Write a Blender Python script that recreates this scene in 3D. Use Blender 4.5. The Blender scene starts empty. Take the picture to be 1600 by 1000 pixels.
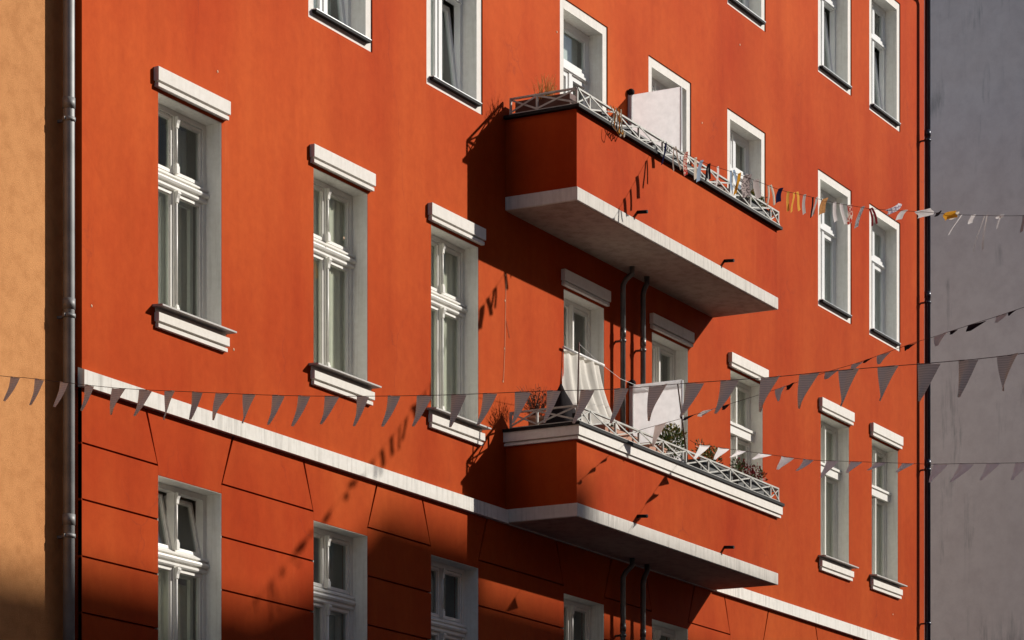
import bpy, bmesh, math, random
from mathutils import Vector, Matrix
random.seed(7)
scene = bpy.context.scene
COL = scene.collection
R = math.radians
# ------------------------------------------------------------------ camera
PHI = 28.1974
EYE = Vector((-20.9963, -16.7937, 0.0))        # z = 0 is eye height, the street lies 1.6 m below
cam_d = bpy.data.cameras.new('camera'); cam = bpy.data.objects.new('camera', cam_d); COL.objects.link(cam)
cam.location = EYE
cam.rotation_euler = (R(90), 0, R(PHI - 90))
cam_d.sensor_width = 36.0; cam_d.lens = 106.155
cam_d.shift_x = 0.0; cam_d.shift_y = (1639.9 - 500.0) / 1600.0
cam_d.clip_start = 0.1; cam_d.clip_end = 2000
scene.camera = cam
# ------------------------------------------------------------------ sky and sun
SUN = Vector((0.99, -1.0, 0.77)).normalized()   # direction towards the sun
w = bpy.data.worlds.new('World'); scene.world = w; w.use_nodes = True
nt = w.node_tree; nt.nodes.clear()
sky = nt.nodes.new('ShaderNodeTexSky'); sky.sky_type = 'NISHITA'; sky.sun_disc = False
sky.sun_elevation = math.asin(SUN.z); sky.sun_rotation = math.atan2(SUN.x, SUN.y)
sky.air_density = 1.0; sky.dust_density = 0.5; sky.ozone_density = 1.5
bg = nt.nodes.new('ShaderNodeBackground'); bg.inputs['Strength'].default_value = 0.078
wo = nt.nodes.new('ShaderNodeOutputWorld')
nt.links.new(sky.outputs[0], bg.inputs[0]); nt.links.new(bg.outputs[0], wo.inputs[0])
sl = bpy.data.lights.new('sun', 'SUN'); sl.energy = 5.0; sl.angle = R(0.65); sl.color = (1.0, 0.945, 0.87)
so = bpy.data.objects.new('sun', sl); COL.objects.link(so); so.location = (20, -20, 40)
so.rotation_euler = SUN.to_track_quat('Z', 'Y').to_euler()
vs = scene.view_settings
vs.view_transform = 'Standard'; vs.look = 'None'; vs.exposure = 0.0; vs.gamma = 1.0; vs.use_curve_mapping = False
scene.render.engine = 'CYCLES'

# ------------------------------------------------------------------ materials
def new_mat(name):
    m = bpy.data.materials.new(name); m.use_nodes = True
    t = m.node_tree; b = t.nodes['Principled BSDF']
    return m, t, b
def N(t, typ, **kw):
    n = t.nodes.new(typ)
    for k, v in kw.items(): setattr(n, k, v)
    return n
def coords(t, scale, rot=None, kind='Object'):
    tc = N(t, 'ShaderNodeTexCoord'); mp = N(t, 'ShaderNodeMapping')
    mp.inputs['Scale'].default_value = scale
    t.links.new(tc.outputs[kind], mp.inputs[0]); return mp.outputs[0]
def world_coords(t, scale):
    g = N(t, 'ShaderNodeNewGeometry'); mp = N(t, 'ShaderNodeMapping')
    mp.inputs['Scale'].default_value = scale
    t.links.new(g.outputs['Position'], mp.inputs[0]); return mp.outputs[0]
def noise(t, vec, scale, detail=4, rough=0.55):
    n = N(t, 'ShaderNodeTexNoise'); n.inputs['Scale'].default_value = scale
    n.inputs['Detail'].default_value = detail; n.inputs['Roughness'].default_value = rough
    t.links.new(vec, n.inputs['Vector']); return n.outputs['Fac']
def ramp(t, fac, stops):
    r = N(t, 'ShaderNodeValToRGB'); el = r.color_ramp.elements
    while len(el) > 1: el.remove(el[-1])
    el[0].position = stops[0][0]; el[0].color = (*stops[0][1], 1)
    for p, c in stops[1:]:
        e = el.new(p); e.color = (*c, 1)
    t.links.new(fac, r.inputs[0]); return r.outputs[0]
def mixc(t, fac, a, b, mode='MIX'):
    m = N(t, 'ShaderNodeMix', data_type='RGBA', blend_type=mode)
    for sock, v in ((m.inputs[0], fac), (m.inputs[6], a), (m.inputs[7], b)):
        if hasattr(v, 'node'): t.links.new(v, sock)
        elif isinstance(v, tuple): sock.default_value = (*v, 1)
        else: sock.default_value = v
    return m.outputs[2]
def bump(t, b, fac, strength, dist=0.01):
    bp = N(t, 'ShaderNodeBump'); bp.inputs['Strength'].default_value = strength
    bp.inputs['Distance'].default_value = dist
    t.links.new(fac, bp.inputs['Height']); t.links.new(bp.outputs[0], b.inputs['Normal'])
def simple(name, col, rough=0.6, metal=0.0, var=0.12, vscale=6.0, spec=0.5, bmp=0.0):
    m, t, b = new_mat(name)
    n = noise(t, world_coords(t, (1, 1, 1)), vscale, 5)
    c = ramp(t, n, [(0.3, tuple(x * (1 - var) for x in col)), (0.7, tuple(min(1, x * (1 + var)) for x in col))])
    t.links.new(c, b.inputs['Base Color'])
    b.inputs['Roughness'].default_value = rough; b.inputs['Metallic'].default_value = metal
    b.inputs['Specular IOR Level'].default_value = spec
    if bmp: bump(t, b, noise(t, world_coords(t, (1, 1, 1)), 60, 4), bmp, 0.004)
    return m
RED_A = (0.262, 0.027, 0.0035); RED_B = (0.318, 0.052, 0.0075)
def red_plaster():
    m, t, b = new_mat('red_plaster')
    big = noise(t, world_coords(t, (0.35, 0.35, 0.22)), 1.3, 4)
    base = ramp(t, big, [(0.32, RED_A), (0.68, RED_B)])
    streak = noise(t, world_coords(t, (2.1, 2.1, 0.20)), 1.0, 7, 0.62)
    s = ramp(t, streak, [(0.30, (0.91, 0.86, 0.84)), (0.5, (1, 1, 1)), (0.74, (1.05, 1.16, 1.25))])
    c = mixc(t, 1.0, base, s, 'MULTIPLY')
    fine = noise(t, world_coords(t, (1, 1, 0.8)), 9, 8, 0.72)
    s2 = ramp(t, fine, [(0.3, (0.90, 0.87, 0.85)), (0.7, (1.06, 1.10, 1.12))])
    c = mixc(t, 1.0, c, s2, 'MULTIPLY')
    # repaired patches, slightly off the wall's tone
    vo = N(t, 'ShaderNodeTexVoronoi'); vo.inputs['Scale'].default_value = 0.55; vo.inputs['Randomness'].default_value = 1.0
    t.links.new(world_coords(t, (1, 1, 0.6)), vo.inputs['Vector'])
    sp = N(t, 'ShaderNodeSeparateColor'); t.links.new(vo.outputs['Color'], sp.inputs[0])
    c = mixc(t, 1.0, c, ramp(t, sp.outputs[0], [(0.1, (0.975, 0.96, 0.95)), (0.9, (1.02, 1.035, 1.05))]), 'MULTIPLY')
    # hairline cracks
    cr = N(t, 'ShaderNodeTexVoronoi', feature='DISTANCE_TO_EDGE'); cr.inputs['Scale'].default_value = 0.8
    wn = N(t, 'ShaderNodeTexNoise'); wn.inputs['Scale'].default_value = 3.0; wn.inputs['Detail'].default_value = 5
    t.links.new(world_coords(t, (1, 1, 1)), wn.inputs['Vector'])
    t.links.new(mixc(t, 0.35, world_coords(t, (1, 1, 0.5)), wn.outputs['Color'], 'ADD'), cr.inputs['Vector'])
    cm_ = ramp(t, cr.outputs['Distance'], [(0.0, (0.30, 0.30, 0.30)), (0.007, (0, 0, 0))])
    gate = ramp(t, noise(t, world_coords(t, (0.7, 0.7, 0.5)), 1.0, 2), [(0.52, (0, 0, 0)), (0.62, (1, 1, 1))])
    c = mixc(t, mixc(t, 1.0, cm_, gate, 'MULTIPLY'), c, (0.12, 0.02, 0.01))
    # pale efflorescence runs and chalky patches
    pale = noise(t, world_coords(t, (9.0, 9.0, 0.5)), 1.0, 3, 0.5)
    pm = ramp(t, pale, [(0.66, (0, 0, 0)), (0.80, (0.14, 0.14, 0.14))])
    c = mixc(t, pm, c, (0.42, 0.12, 0.035))
    # sparse grime blotches
    gr = noise(t, world_coords(t, (1.6, 1.6, 1.1)), 1.0, 7, 0.7)
    gm = ramp(t, gr, [(0.60, (0, 0, 0)), (0.78, (0.45, 0.45, 0.45))])
    c = mixc(t, gm, c, (0.22, 0.024, 0.007))
    t.links.new(c, b.inputs['Base Color'])
    b.inputs['Roughness'].default_value = 0.65; b.inputs['Specular IOR Level'].default_value = 0.03
    gl = N(t, 'ShaderNodeBsdfGlossy'); gl.inputs['Roughness'].default_value = 0.62; t.links.new(mixc(t, 1.0, c, (3.05, 3.7, 6.0), 'MULTIPLY'), gl.inputs['Color'])
    mx = N(t, 'ShaderNodeMixShader'); mx.inputs[0].default_value = 0.09
    t.links.new(b.outputs[0], mx.inputs[1]); t.links.new(gl.outputs[0], mx.inputs[2])
    t.links.new(mx.outputs[0], t.nodes['Material Output'].inputs[0])
    bump(t, b, noise(t, world_coords(t, (1, 1, 1)), 130, 5, 0.7), 0.35, 0.004)
    return m
def stucco(name, a, bcol, streaks=(0.8, 0.8, 0.8), strength=0.6, sc=45):
    m, t, b = new_mat(name)
    big = noise(t, world_coords(t, (1, 1, 0.5)), 0.7, 7, 0.6)
    base = ramp(t, big, [(0.3, a), (0.7, bcol)])
    fine = noise(t, world_coords(t, (1, 1, 1)), 7, 8, 0.7)
    s2 = ramp(t, fine, [(0.36, streaks), (0.55, (1, 1, 1)), (0.8, (1.06, 1.06, 1.06))])
    c = mixc(t, 1.0, base, s2, 'MULTIPLY')
    t.links.new(c, b.inputs['Base Color']); b.inputs['Roughness'].default_value = 0.9
    b.inputs['Specular IOR Level'].default_value = 0.3
    bump(t, b, noise(t, world_coords(t, (1, 1, 1)), sc, 6, 0.7), strength, 0.01)
    return m
def grey_render():
    m, t, b = new_mat('grey_render')
    big = noise(t, world_coords(t, (0.5, 0.35, 0.25)), 1.0, 5)
    base = ramp(t, big, [(0.3, (0.80, 0.70, 0.67)), (0.7, (0.86, 0.76, 0.73))])
    st = noise(t, world_coords(t, (3.2, 3.2, 0.35)), 1.3, 8, 0.7)
    sm = ramp(t, st, [(0.54, (0, 0, 0)), (0.72, (0.85, 0.85, 0.85))])
    patch = noise(t, world_coords(t, (0.5, 0.5, 0.5)), 1.4, 3)
    pm = ramp(t, patch, [(0.45, (0, 0, 0)), (0.62, (1, 1, 1))])
    msk = mixc(t, 1.0, sm, pm, 'MULTIPLY')
    c = mixc(t, msk, base, (0.22, 0.21, 0.20))
    fine = noise(t, world_coords(t, (1, 1, 1)), 2.6, 8, 0.7)
    s2 = ramp(t, fine, [(0.3, (0.9, 0.88, 0.88)), (0.6, (1.03, 1.03, 1.03))])
    c = mixc(t, 1.0, c, s2, 'MULTIPLY')
    t.links.new(c, b.inputs['Base Color']); b.inputs['Roughness'].default_value = 0.9
    bump(t, b, noise(t, world_coords(t, (1, 1, 1)), 25, 6, 0.7), 0.5, 0.01)
    return m
def weathered(name, col, dirt=(0.30, 0.28, 0.25), amount=0.55, rough=0.75):
    """white painted plaster or concrete with vertical grime runs"""
    m, t, b = new_mat(name)
    st = noise(t, world_coords(t, (22, 22, 1.2)), 1.0, 5, 0.65)
    sm = ramp(t, st, [(0.48, (0, 0, 0)), (0.78, (amount, amount, amount))])
    lo = noise(t, world_coords(t, (1.3, 1.3, 1.3)), 1.0, 4)
    lm = ramp(t, lo, [(0.38, (0.25, 0.25, 0.25)), (0.65, (1, 1, 1))])
    c = mixc(t, mixc(t, 1.0, sm, lm, 'MULTIPLY'), col, dirt)
    fine = noise(t, world_coords(t, (1, 1, 1)), 14, 6, 0.7)
    c = mixc(t, 1.0, c, ramp(t, fine, [(0.3, (0.92, 0.91, 0.89)), (0.65, (1.02, 1.02, 1.02))]), 'MULTIPLY')
    t.links.new(c, b.inputs['Base Color']); b.inputs['Roughness'].default_value = rough
    b.inputs['Specular IOR Level'].default_value = 0.35
    bump(t, b, noise(t, world_coords(t, (1, 1, 1)), 70, 4), 0.25, 0.004)
    return m
def glass_mat(name='window_glass', tint=(0.92, 0.95, 0.93)):
    m, t, b = new_mat(name); t.nodes.remove(b)
    out = t.nodes['Material Output']
    lw = N(t, 'ShaderNodeLayerWeight'); lw.inputs['Blend'].default_value = 0.5
    pw = N(t, 'ShaderNodeMath', operation='POWER'); pw.inputs[1].default_value = 4.0
    t.links.new(lw.outputs['Facing'], pw.inputs[0])
    fr = N(t, 'ShaderNodeMath', operation='MULTIPLY_ADD'); fr.inputs[1].default_value = 0.92; fr.inputs[2].default_value = 0.05
    t.links.new(pw.outputs[0], fr.inputs[0])
    tr = N(t, 'ShaderNodeBsdfTransparent'); tr.inputs[0].default_value = (*tint, 1)
    gl = N(t, 'ShaderNodeBsdfGlossy'); gl.inputs['Roughness'].default_value = 0.02
    bp = N(t, 'ShaderNodeBump'); bp.inputs['Strength'].default_value = 0.08; bp.inputs['Distance'].default_value = 0.03
    t.links.new(noise(t, world_coords(t, (1, 1, 1)), 2.2, 2), bp.inputs['Height'])
    t.links.new(bp.outputs[0], gl.inputs['Normal'])
    mx = N(t, 'ShaderNodeMixShader')
    t.links.new(fr.outputs[0], mx.inputs[0]); t.links.new(tr.outputs[0], mx.inputs[1]); t.links.new(gl.outputs[0], mx.inputs[2])
    t.links.new(mx.outputs[0], out.inputs[0]); return m
def cloth_mat(name, col, transl=0.4, stripes=0.0, rough=0.9, col2=None, scale=1.0):
    m, t, b = new_mat(name); out = t.nodes['Material Output']
    if stripes:
        wv = N(t, 'ShaderNodeTexWave', wave_type='BANDS', bands_direction='Z')
        wv.inputs['Scale'].default_value = stripes; wv.inputs['Distortion'].default_value = 1.2
        wv.inputs['Detail'].default_value = 2; wv.inputs['Detail Scale'].default_value = 1.5
        t.links.new(coords(t, (1, 1, 1)), wv.inputs[0])
        c = ramp(t, wv.outputs['Fac'], [(0.2, tuple(x * 0.88 for x in col)), (0.7, tuple(min(1, x * 1.08) for x in col))])
    elif col2:
        n = noise(t, coords(t, (1, 1, 1)), 45 * scale, 3)
        c = ramp(t, n, [(0.45, col), (0.52, col2)])
    else:
        n = noise(t, coords(t, (1, 1, 1)), 12, 4)
        c = ramp(t, n, [(0.3, tuple(x * 0.9 for x in col)), (0.7, col)])
    t.links.new(c, b.inputs['Base Color']); b.inputs['Roughness'].default_value = rough
    b.inputs['Specular IOR Level'].default_value = 0.15
    tl = N(t, 'ShaderNodeBsdfTranslucent'); t.links.new(c, tl.inputs[0])
    mx = N(t, 'ShaderNodeMixShader'); mx.inputs[0].default_value = transl
    t.links.new(b.outputs[0], mx.inputs[1]); t.links.new(tl.outputs[0], mx.inputs[2]); t.links.new(mx.outputs[0], out.inputs[0])
    return m
M = {
 'red': red_plaster(),
 'orange': stucco('orange_stucco', (0.60, 0.255, 0.085), (0.68, 0.31, 0.11), (0.86, 0.82, 0.76), 0.7, 110),
 'grey': grey_render(), 'side': stucco('pale_side_render', (0.5, 0.46, 0.42), (0.56, 0.52, 0.48)),
 'white': weathered('white_plaster', (0.80, 0.76, 0.70), amount=0.22),
 'band': weathered('white_band', (0.78, 0.75, 0.69), amount=0.85),
 'reveal': weathered('white_reveal', (0.88, 0.86, 0.80), dirt=(0.38, 0.34, 0.27), amount=0.5),
 'slab': weathered('concrete_slab', (0.66, 0.62, 0.56), amount=0.85, dirt=(0.20, 0.18, 0.16)),
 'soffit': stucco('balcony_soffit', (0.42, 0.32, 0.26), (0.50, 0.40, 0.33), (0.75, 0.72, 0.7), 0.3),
 'wood': simple('white_window_paint', (0.80, 0.78, 0.72), 0.4, var=0.05, vscale=9),
 'plastic': simple('white_window_plastic', (0.84, 0.84, 0.82), 0.3, var=0.02),
 'sill': simple('painted_sill', (0.46, 0.44, 0.41), 0.6, var=0.12, vscale=10),
 'metal_sill': simple('pale_metal_sill', (0.62, 0.62, 0.62), 0.4, 0.6, var=0.06),
 'dark_metal_and_shade': simple('dark_metal_and_shade', (0.010, 0.009, 0.009), 0.7, 0.0, var=0.2, spec=0.2),  # dark metal, blackened to carry the shade under railings and plastic window sills
 'zinc': simple('zinc_pipe', (0.24, 0.24, 0.235), 0.55, 0.25, var=0.25, vscale=4),
 'zinc_dark': simple('aged_zinc_pipe', (0.13, 0.125, 0.12), 0.42, 0.5, var=0.3, vscale=4),
 'navy_pipe': simple('dark_blue_pipe', (0.035, 0.038, 0.055), 0.28, 0.3, var=0.15),
 'rail': simple('cream_railing_paint', (0.47, 0.455, 0.41), 0.5, var=0.18, vscale=12),
 'glass': glass_mat(),
 'curtain': cloth_mat('sheer_curtain', (0.86, 0.81, 0.68), 0.08),
 'curtain_white': cloth_mat('white_curtain', (0.88, 0.90, 0.87), 0.08),
 'interior': simple('interior_wall', (0.40, 0.37, 0.32), 0.9, var=0.1),
 'asphalt': stucco('asphalt', (0.045, 0.045, 0.048), (0.06, 0.06, 0.06), (0.85, 0.85, 0.85), 0.5, 80),
 'paving': stucco('paving', (0.22, 0.21, 0.20), (0.28, 0.27, 0.25), (0.85, 0.85, 0.85), 0.4, 30),
 'cream': stucco('cream_render', (0.68, 0.63, 0.54), (0.74, 0.69, 0.60), (0.9, 0.9, 0.9), 0.3),
 'roof': simple('roof_tiles', (0.10, 0.05, 0.035), 0.8),
 'pennant': cloth_mat('grey_striped_pennant', (0.90, 0.81, 0.72), 0.5, stripes=24.0),
 'pennant_dark': cloth_mat('dark_striped_pennant', (0.72, 0.66, 0.60), 0.45, stripes=24.0),
 'pennant_pale': cloth_mat('pale_pennant', (0.97, 0.95, 0.94), 0.5),
 'string': simple('bunting_string', (0.10, 0.05, 0.04), 0.9),
 'screen': cloth_mat('white_screen_fabric', (0.92, 0.92, 0.92), 0.88),
 'sheet': cloth_mat('cream_cotton_sheet', (0.90, 0.86, 0.78), 0.3),
 'brown': simple('brown_paint', (0.10, 0.035, 0.022), 0.7),
 'terracotta': simple('terracotta', (0.45, 0.22, 0.14), 0.8),
 'planter': simple('anthracite_planter', (0.045, 0.045, 0.045), 0.6),
 'leaf': simple('green_leaf', (0.07, 0.12, 0.025), 0.55, var=0.4, vscale=30),
 'leaf_yellow': simple('yellow_leaf', (0.30, 0.24, 0.04), 0.55, var=0.4, vscale=30),
 'leaf_red': simple('red_flower', (0.25, 0.02, 0.02), 0.55, var=0.4, vscale=30),
 'twig': simple('brown_twig', (0.10, 0.05, 0.03), 0.8, var=0.3, vscale=30),
 'straw': simple('dry_grass', (0.62, 0.32, 0.08), 0.8, var=0.3, vscale=30),
 'black_cloth': cloth_mat('black_cover_cloth', (0.018, 0.013, 0.014), 0.05),
 'plug': simple('pale_filler', (0.75, 0.50, 0.32), 0.8),
}
# ------------------------------------------------------------------ mesh helpers
class MB:
    def __init__(s): s.bm = bmesh.new()
    def box(s, x0, x1, y0, y1, z0, z1):
        v = [s.bm.verts.new((x, y, z)) for x in (x0, x1) for y in (y0, y1) for z in (z0, z1)]
        for f in ((0,1,3,2),(4,6,7,5),(0,4,5,1),(2,3,7,6),(0,2,6,4),(1,5,7,3)): s.bm.faces.new([v[i] for i in f])
        return s
    def prism(s, pts, y0, y1):
        """polygon in x,z extruded in y"""
        a = [s.bm.verts.new((x, y0, z)) for x, z in pts]; b = [s.bm.verts.new((x, y1, z)) for x, z in pts]
        n = len(pts); s.bm.faces.new(a); s.bm.faces.new(b[::-1])
        for i in range(n): s.bm.faces.new((a[i], b[i], b[(i+1) % n], a[(i+1) % n]))
        return s
    def profile(s, pts, x0, x1):
        """polygon in y,z extruded in x"""
        a = [s.bm.verts.new((x0, y, z)) for y, z in pts]; b = [s.bm.verts.new((x1, y, z)) for y, z in pts]
        n = len(pts); s.bm.faces.new(a); s.bm.faces.new(b[::-1])
        for i in range(n): s.bm.faces.new((a[i], b[i], b[(i+1) % n], a[(i+1) % n]))
        return s
    def tube(s, pts, r, seg=8, r2=None):
        pts = [Vector(p) for p in pts]; rings = []
        n = len(pts)
        for i, p in enumerate(pts):
            d = (pts[min(i+1, n-1)] - pts[max(i-1, 0)]).normalized()
            up = Vector((0, 0, 1)) if abs(d.z) < 0.95 else Vector((0, 1, 0))
            a = d.cross(up).normalized(); b = d.cross(a).normalized()
            rr = r if r2 is None else r + (r2 - r) * i / max(1, n-1)
            rings.append([s.bm.verts.new(p + (a*math.cos(t) + b*math.sin(t)) * rr) for t in [2*math.pi*k/seg for k in range(seg)]])
        for i in range(n-1):
            for k in range(seg):
                f = s.bm.faces.new((rings[i][k], rings[i+1][k], rings[i+1][(k+1) % seg], rings[i][(k+1) % seg])); f.smooth = seg > 5
        s.bm.faces.new(rings[0][::-1]); s.bm.faces.new(rings[-1]); return s
    def beam(s, p, q, wd, dp):
        """square bar between two points: wd in the plane of z, dp across"""
        p, q = Vector(p), Vector(q); d = (q-p).normalized()
        up = Vector((0, 0, 1)) if abs(d.z) < 0.9 else Vector((1, 0, 0))
        a = d.cross(up).normalized() * dp/2; b = d.cross(a).normalized() * wd/2
        v = [s.bm.verts.new(o + i*a + j*b) for o in (p, q) for i, j in ((-1,-1),(1,-1),(1,1),(-1,1))]
        for k in range(4): s.bm.faces.new((v[k], v[(k+1) % 4], v[4+(k+1) % 4], v[4+k]))
        s.bm.faces.new(v[3::-1]); s.bm.faces.new(v[4:]); return s
    def sphere(s, c, r, sub=2, sc=(1, 1, 1)):
        res = bmesh.ops.create_icosphere(s.bm, subdivisions=sub, radius=r)
        for v in res['verts']: v.co = Vector((v.co.x*sc[0], v.co.y*sc[1], v.co.z*sc[2])) + Vector(c)
        return s
    def leaf(s, c, d, ln, wd):
        c = Vector(c); d = Vector(d).normalized()
        side = d.cross(Vector((random.uniform(-1,1), random.uniform(-1,1), random.uniform(-1,1)))).normalized() * wd/2
        nrm = side.cross(d).normalized() * wd * 0.25
        a = s.bm.verts.new(c); b = s.bm.verts.new(c + d*ln*0.45 + side + nrm); e = s.bm.verts.new(c + d*ln); f = s.bm.verts.new(c + d*ln*0.45 - side + nrm)
        s.bm.faces.new((a, b, e)); s.bm.faces.new((a, e, f)); return s
    def mesh(s, name, mat, bevel=0):
        bmesh.ops.recalc_face_normals(s.bm, faces=s.bm.faces[:])
        if bevel:
            bmesh.ops.bevel(s.bm, geom=[e for e in s.bm.edges], offset=bevel, segments=1, affect='EDGES', profile=0.5)
        me = bpy.data.meshes.new(name); s.bm.to_mesh(me); s.bm.free(); me.materials.append(mat); return me
def link(name, me, parent=None, loc=(0, 0, 0), rot=(0, 0, 0)):
    o = bpy.data.objects.new(name, me); COL.objects.link(o); o.location = loc; o.rotation_euler = rot
    if parent: o.parent = parent
    return o
def build(mb, name, mat, parent=None, loc=(0, 0, 0), bevel=0): return link(name, mb.mesh(name, mat, bevel), parent, loc)
def thing(name, label, cat, loc=(0, 0, 0), group=None, rz=0):
    o = bpy.data.objects.new(name, None); COL.objects.link(o); o.location = loc; o.rotation_euler = (0, 0, rz)
    o.empty_display_size = 0.2
    tag(o, label, cat, group); return o
def tag(o, label, cat, group=None):
    o['label'] = label; o['category'] = cat
    if group: o['group'] = group
    return o
# ------------------------------------------------------------------ the ground
GZ = -1.6
def structure(o): o['kind'] = 'structure'; return o
structure(build(MB().box(-400, 400, -400, 400, GZ-0.3, GZ), 'ground', M['asphalt']))
structure(build(MB().box(-120, 24.3, -3.2, 0.6, GZ, GZ+0.13), 'pavement', M['paving']))
structure(build(MB().box(-120, 160, -20.0, -16.0, GZ, GZ+0.13), 'pavement', M['paving']))

# ------------------------------------------------------------------ red building
XL, XR = 1.862, 24.10
house = thing('red_apartment_building', 'red plastered apartment building with white window surrounds and two balconies', 'building', (0, 0, GZ))
def hp(o): o.parent = house; o.location.z -= GZ; return o       # keep world coordinates below the base
CX = [3.644, 6.474, 8.957, 12.210, 14.695, 17.168, 20.381, 22.402]
BAND0, BAND1 = 6.16, 6.33
B_TOP, B_SILL, A_TOP, A_SILL = 9.25, 7.16, 5.55, 3.45
C_F0, C_F1, D_F0, D_F1 = 10.80, 12.79, 14.20, 16.19
JO = [5.645, 5.12, 4.59, 4.065, 3.54]                            # joints of the rusticated zone
door_cols = (3, 4)
def wall_grid(y, x0, x1, z0, z1, holes, depth):
    """sheet with rectangular holes and the jambs of each hole"""
    mb = MB(); bm = mb.bm
    xs = sorted({x0, x1} | {h[0] for h in holes} | {h[1] for h in holes})
    zs = sorted({z0, z1} | {h[2] for h in holes} | {h[3] for h in holes})
    cache = {}
    def V(x, yy, z):
        k = (round(x, 4), round(yy, 4), round(z, 4))
        if k not in cache: cache[k] = bm.verts.new(k)
        return cache[k]
    for i in range(len(xs)-1):
        for j in range(len(zs)-1):
            cx, cz = (xs[i]+xs[i+1])/2, (zs[j]+zs[j+1])/2
            if any(h[0] < cx < h[1] and h[2] < cz < h[3] for h in holes): continue
            bm.faces.new((V(xs[i], y, zs[j]), V(xs[i+1], y, zs[j]), V(xs[i+1], y, zs[j+1]), V(xs[i], y, zs[j+1])))
    for a, b, c, d in holes:
        for p, q in (((a, c), (b, c)), ((b, c), (b, d)), ((b, d), (a, d)), ((a, d), (a, c))):
            vs_ = [bm.verts.new((p[0], y, p[1])), bm.verts.new((q[0], y, q[1])), bm.verts.new((q[0], y+depth, q[1])), bm.verts.new((p[0], y+depth, p[1]))]
            bm.faces.new(vs_)
    return mb
W2 = 0.55
holesB, holesA = [], []
for i, c in enumerate(CX):
    z0 = 6.36 if i in door_cols else B_SILL
    holesB.append((c-W2, c+W2, z0, B_TOP))
    zc = 10.02 if i in door_cols else C_F0
    holesB.append((c-0.652, c+0.652, zc, C_F1))
    holesB.append((c-0.652, c+0.652, D_F0, D_F1))
    holesA.append((c-W2, c+W2, A_SILL, A_TOP))
ROOFZ = 16.9
upper = wall_grid(0.0, XL, XR, BAND0, ROOFZ, holesB, 0.3)
hp(build(upper, 'facade_wall', M['red']))
lower = wall_grid(0.046, XL, XR, GZ, BAND0, holesA, 0.27)
hp(build(lower, 'facade_wall', M['red']))
hp(build(MB().box(XL, XL+0.02, 0.0015, 12, BAND0, ROOFZ).box(XL, XL+0.008, 0.003, 12, GZ, BAND0-0.001), 'side_wall', M['red']))
side = MB(); side.box(XR-0.3, XR-0.0, 0.0015, 12, GZ, ROOFZ); side.box(XL+0.3, XR-0.3, 11.7, 12, GZ, ROOFZ)
hp(build(side, 'side_wall', M['side']))
inn = MB()
for z in (2.4, 6.0, 9.62, 13.05, 16.6): inn.box(XL+0.31, XR-0.31, 0.34, 4.6, z, z+0.28)
inn.box(XL+0.31, XR-0.31, 4.6, 4.8, GZ, ROOFZ)
for i in range(7):
    xm = (CX[i]+CX[i+1])/2; inn.box(xm-0.08, xm+0.08, 0.34, 4.59, GZ, ROOFZ-0.4)
hp(build(inn, 'interior_wall', M['interior']))
roof = MB().box(XL-0.05, XR+0.05, -0.50, 12.1, ROOFZ, ROOFZ+0.22)
roof.prism([(XL, ROOFZ+0.22), (XR, ROOFZ+0.22), (XR, ROOFZ+0.5), (XL, ROOFZ+0.5)], -0.3, 12)
hp(build(roof, 'roof', M['roof']))
hp(build(MB().box(XL, XR, -0.36, -0.001, ROOFZ-0.2, ROOFZ-0.002), 'cornice', M['white']))
# rusticated blocks: one per course and pier, wedge-shaped stones over each window
J = 0.0095
def block(pts):
    hp(build(MB().prism(pts, 0.0, 0.044), 'plaster_block', M['red']))
for i, c in enumerate(CX):
    block([(c-0.755+2*J, BAND0-0.004), (c+0.755-2*J, BAND0-0.004), (c+W2-J, JO[0]-J), (c+W2-0.004, A_TOP), (c-W2+0.004, A_TOP), (c-W2+J, JO[0]-J)][:3] +
          [(c+W2-0.002, JO[0]-J), (c+W2-0.002, A_TOP), (c-W2+0.002, A_TOP), (c-W2+0.002, JO[0]-J)])
edges = [XL] + [v for c in CX for v in (c-W2, c+W2)] + [XR]
tops = [XL] + [v for c in CX for v in (c-0.755, c+0.755)] + [XR]
for k in range(0, len(edges), 2):
    a, b = edges[k], edges[k+1]; ta, tb = tops[k], tops[k+1]
    block([(ta+(2*J if k else 0), BAND0-0.004), (tb-(2*J if k+2 < len(edges) else 0), BAND0-0.004),
           (b-(J*1.6 if k+2 < len(edges) else 0), JO[0]+J), (a+(J*1.6 if k else 0), JO[0]+J)])
    lv = JO + [3.01, 2.48, 1.95]
    for q in range(len(lv)-1):
        block([(a, lv[q]-J), (b, lv[q]-J), (b, lv[q+1]+J), (a, lv[q+1]+J)])
for i, c in enumerate(CX):
    for za, zb in ((3.28, 3.01), (3.01, 2.48), (2.48, 1.95)):
        block([(c-W2+J*0, za-J), (c+W2, za-J), (c+W2, zb+J), (c-W2, zb+J)])
# belt course between the storeys
for a, b in ((XL-0.035, 10.145), (16.055, XR+0.03)):
    hp(build(MB().profile([(-0.055, BAND0), (-0.055, BAND1-0.015), (0.02, BAND1+0.012), (0.02, BAND0)], a, b), 'belt_course', M['band']))
hp(build(MB().box(10.150, 16.05, -0.03, 0.02, BAND0+0.002, BAND1-0.002), 'belt_course', M['band']))

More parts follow.
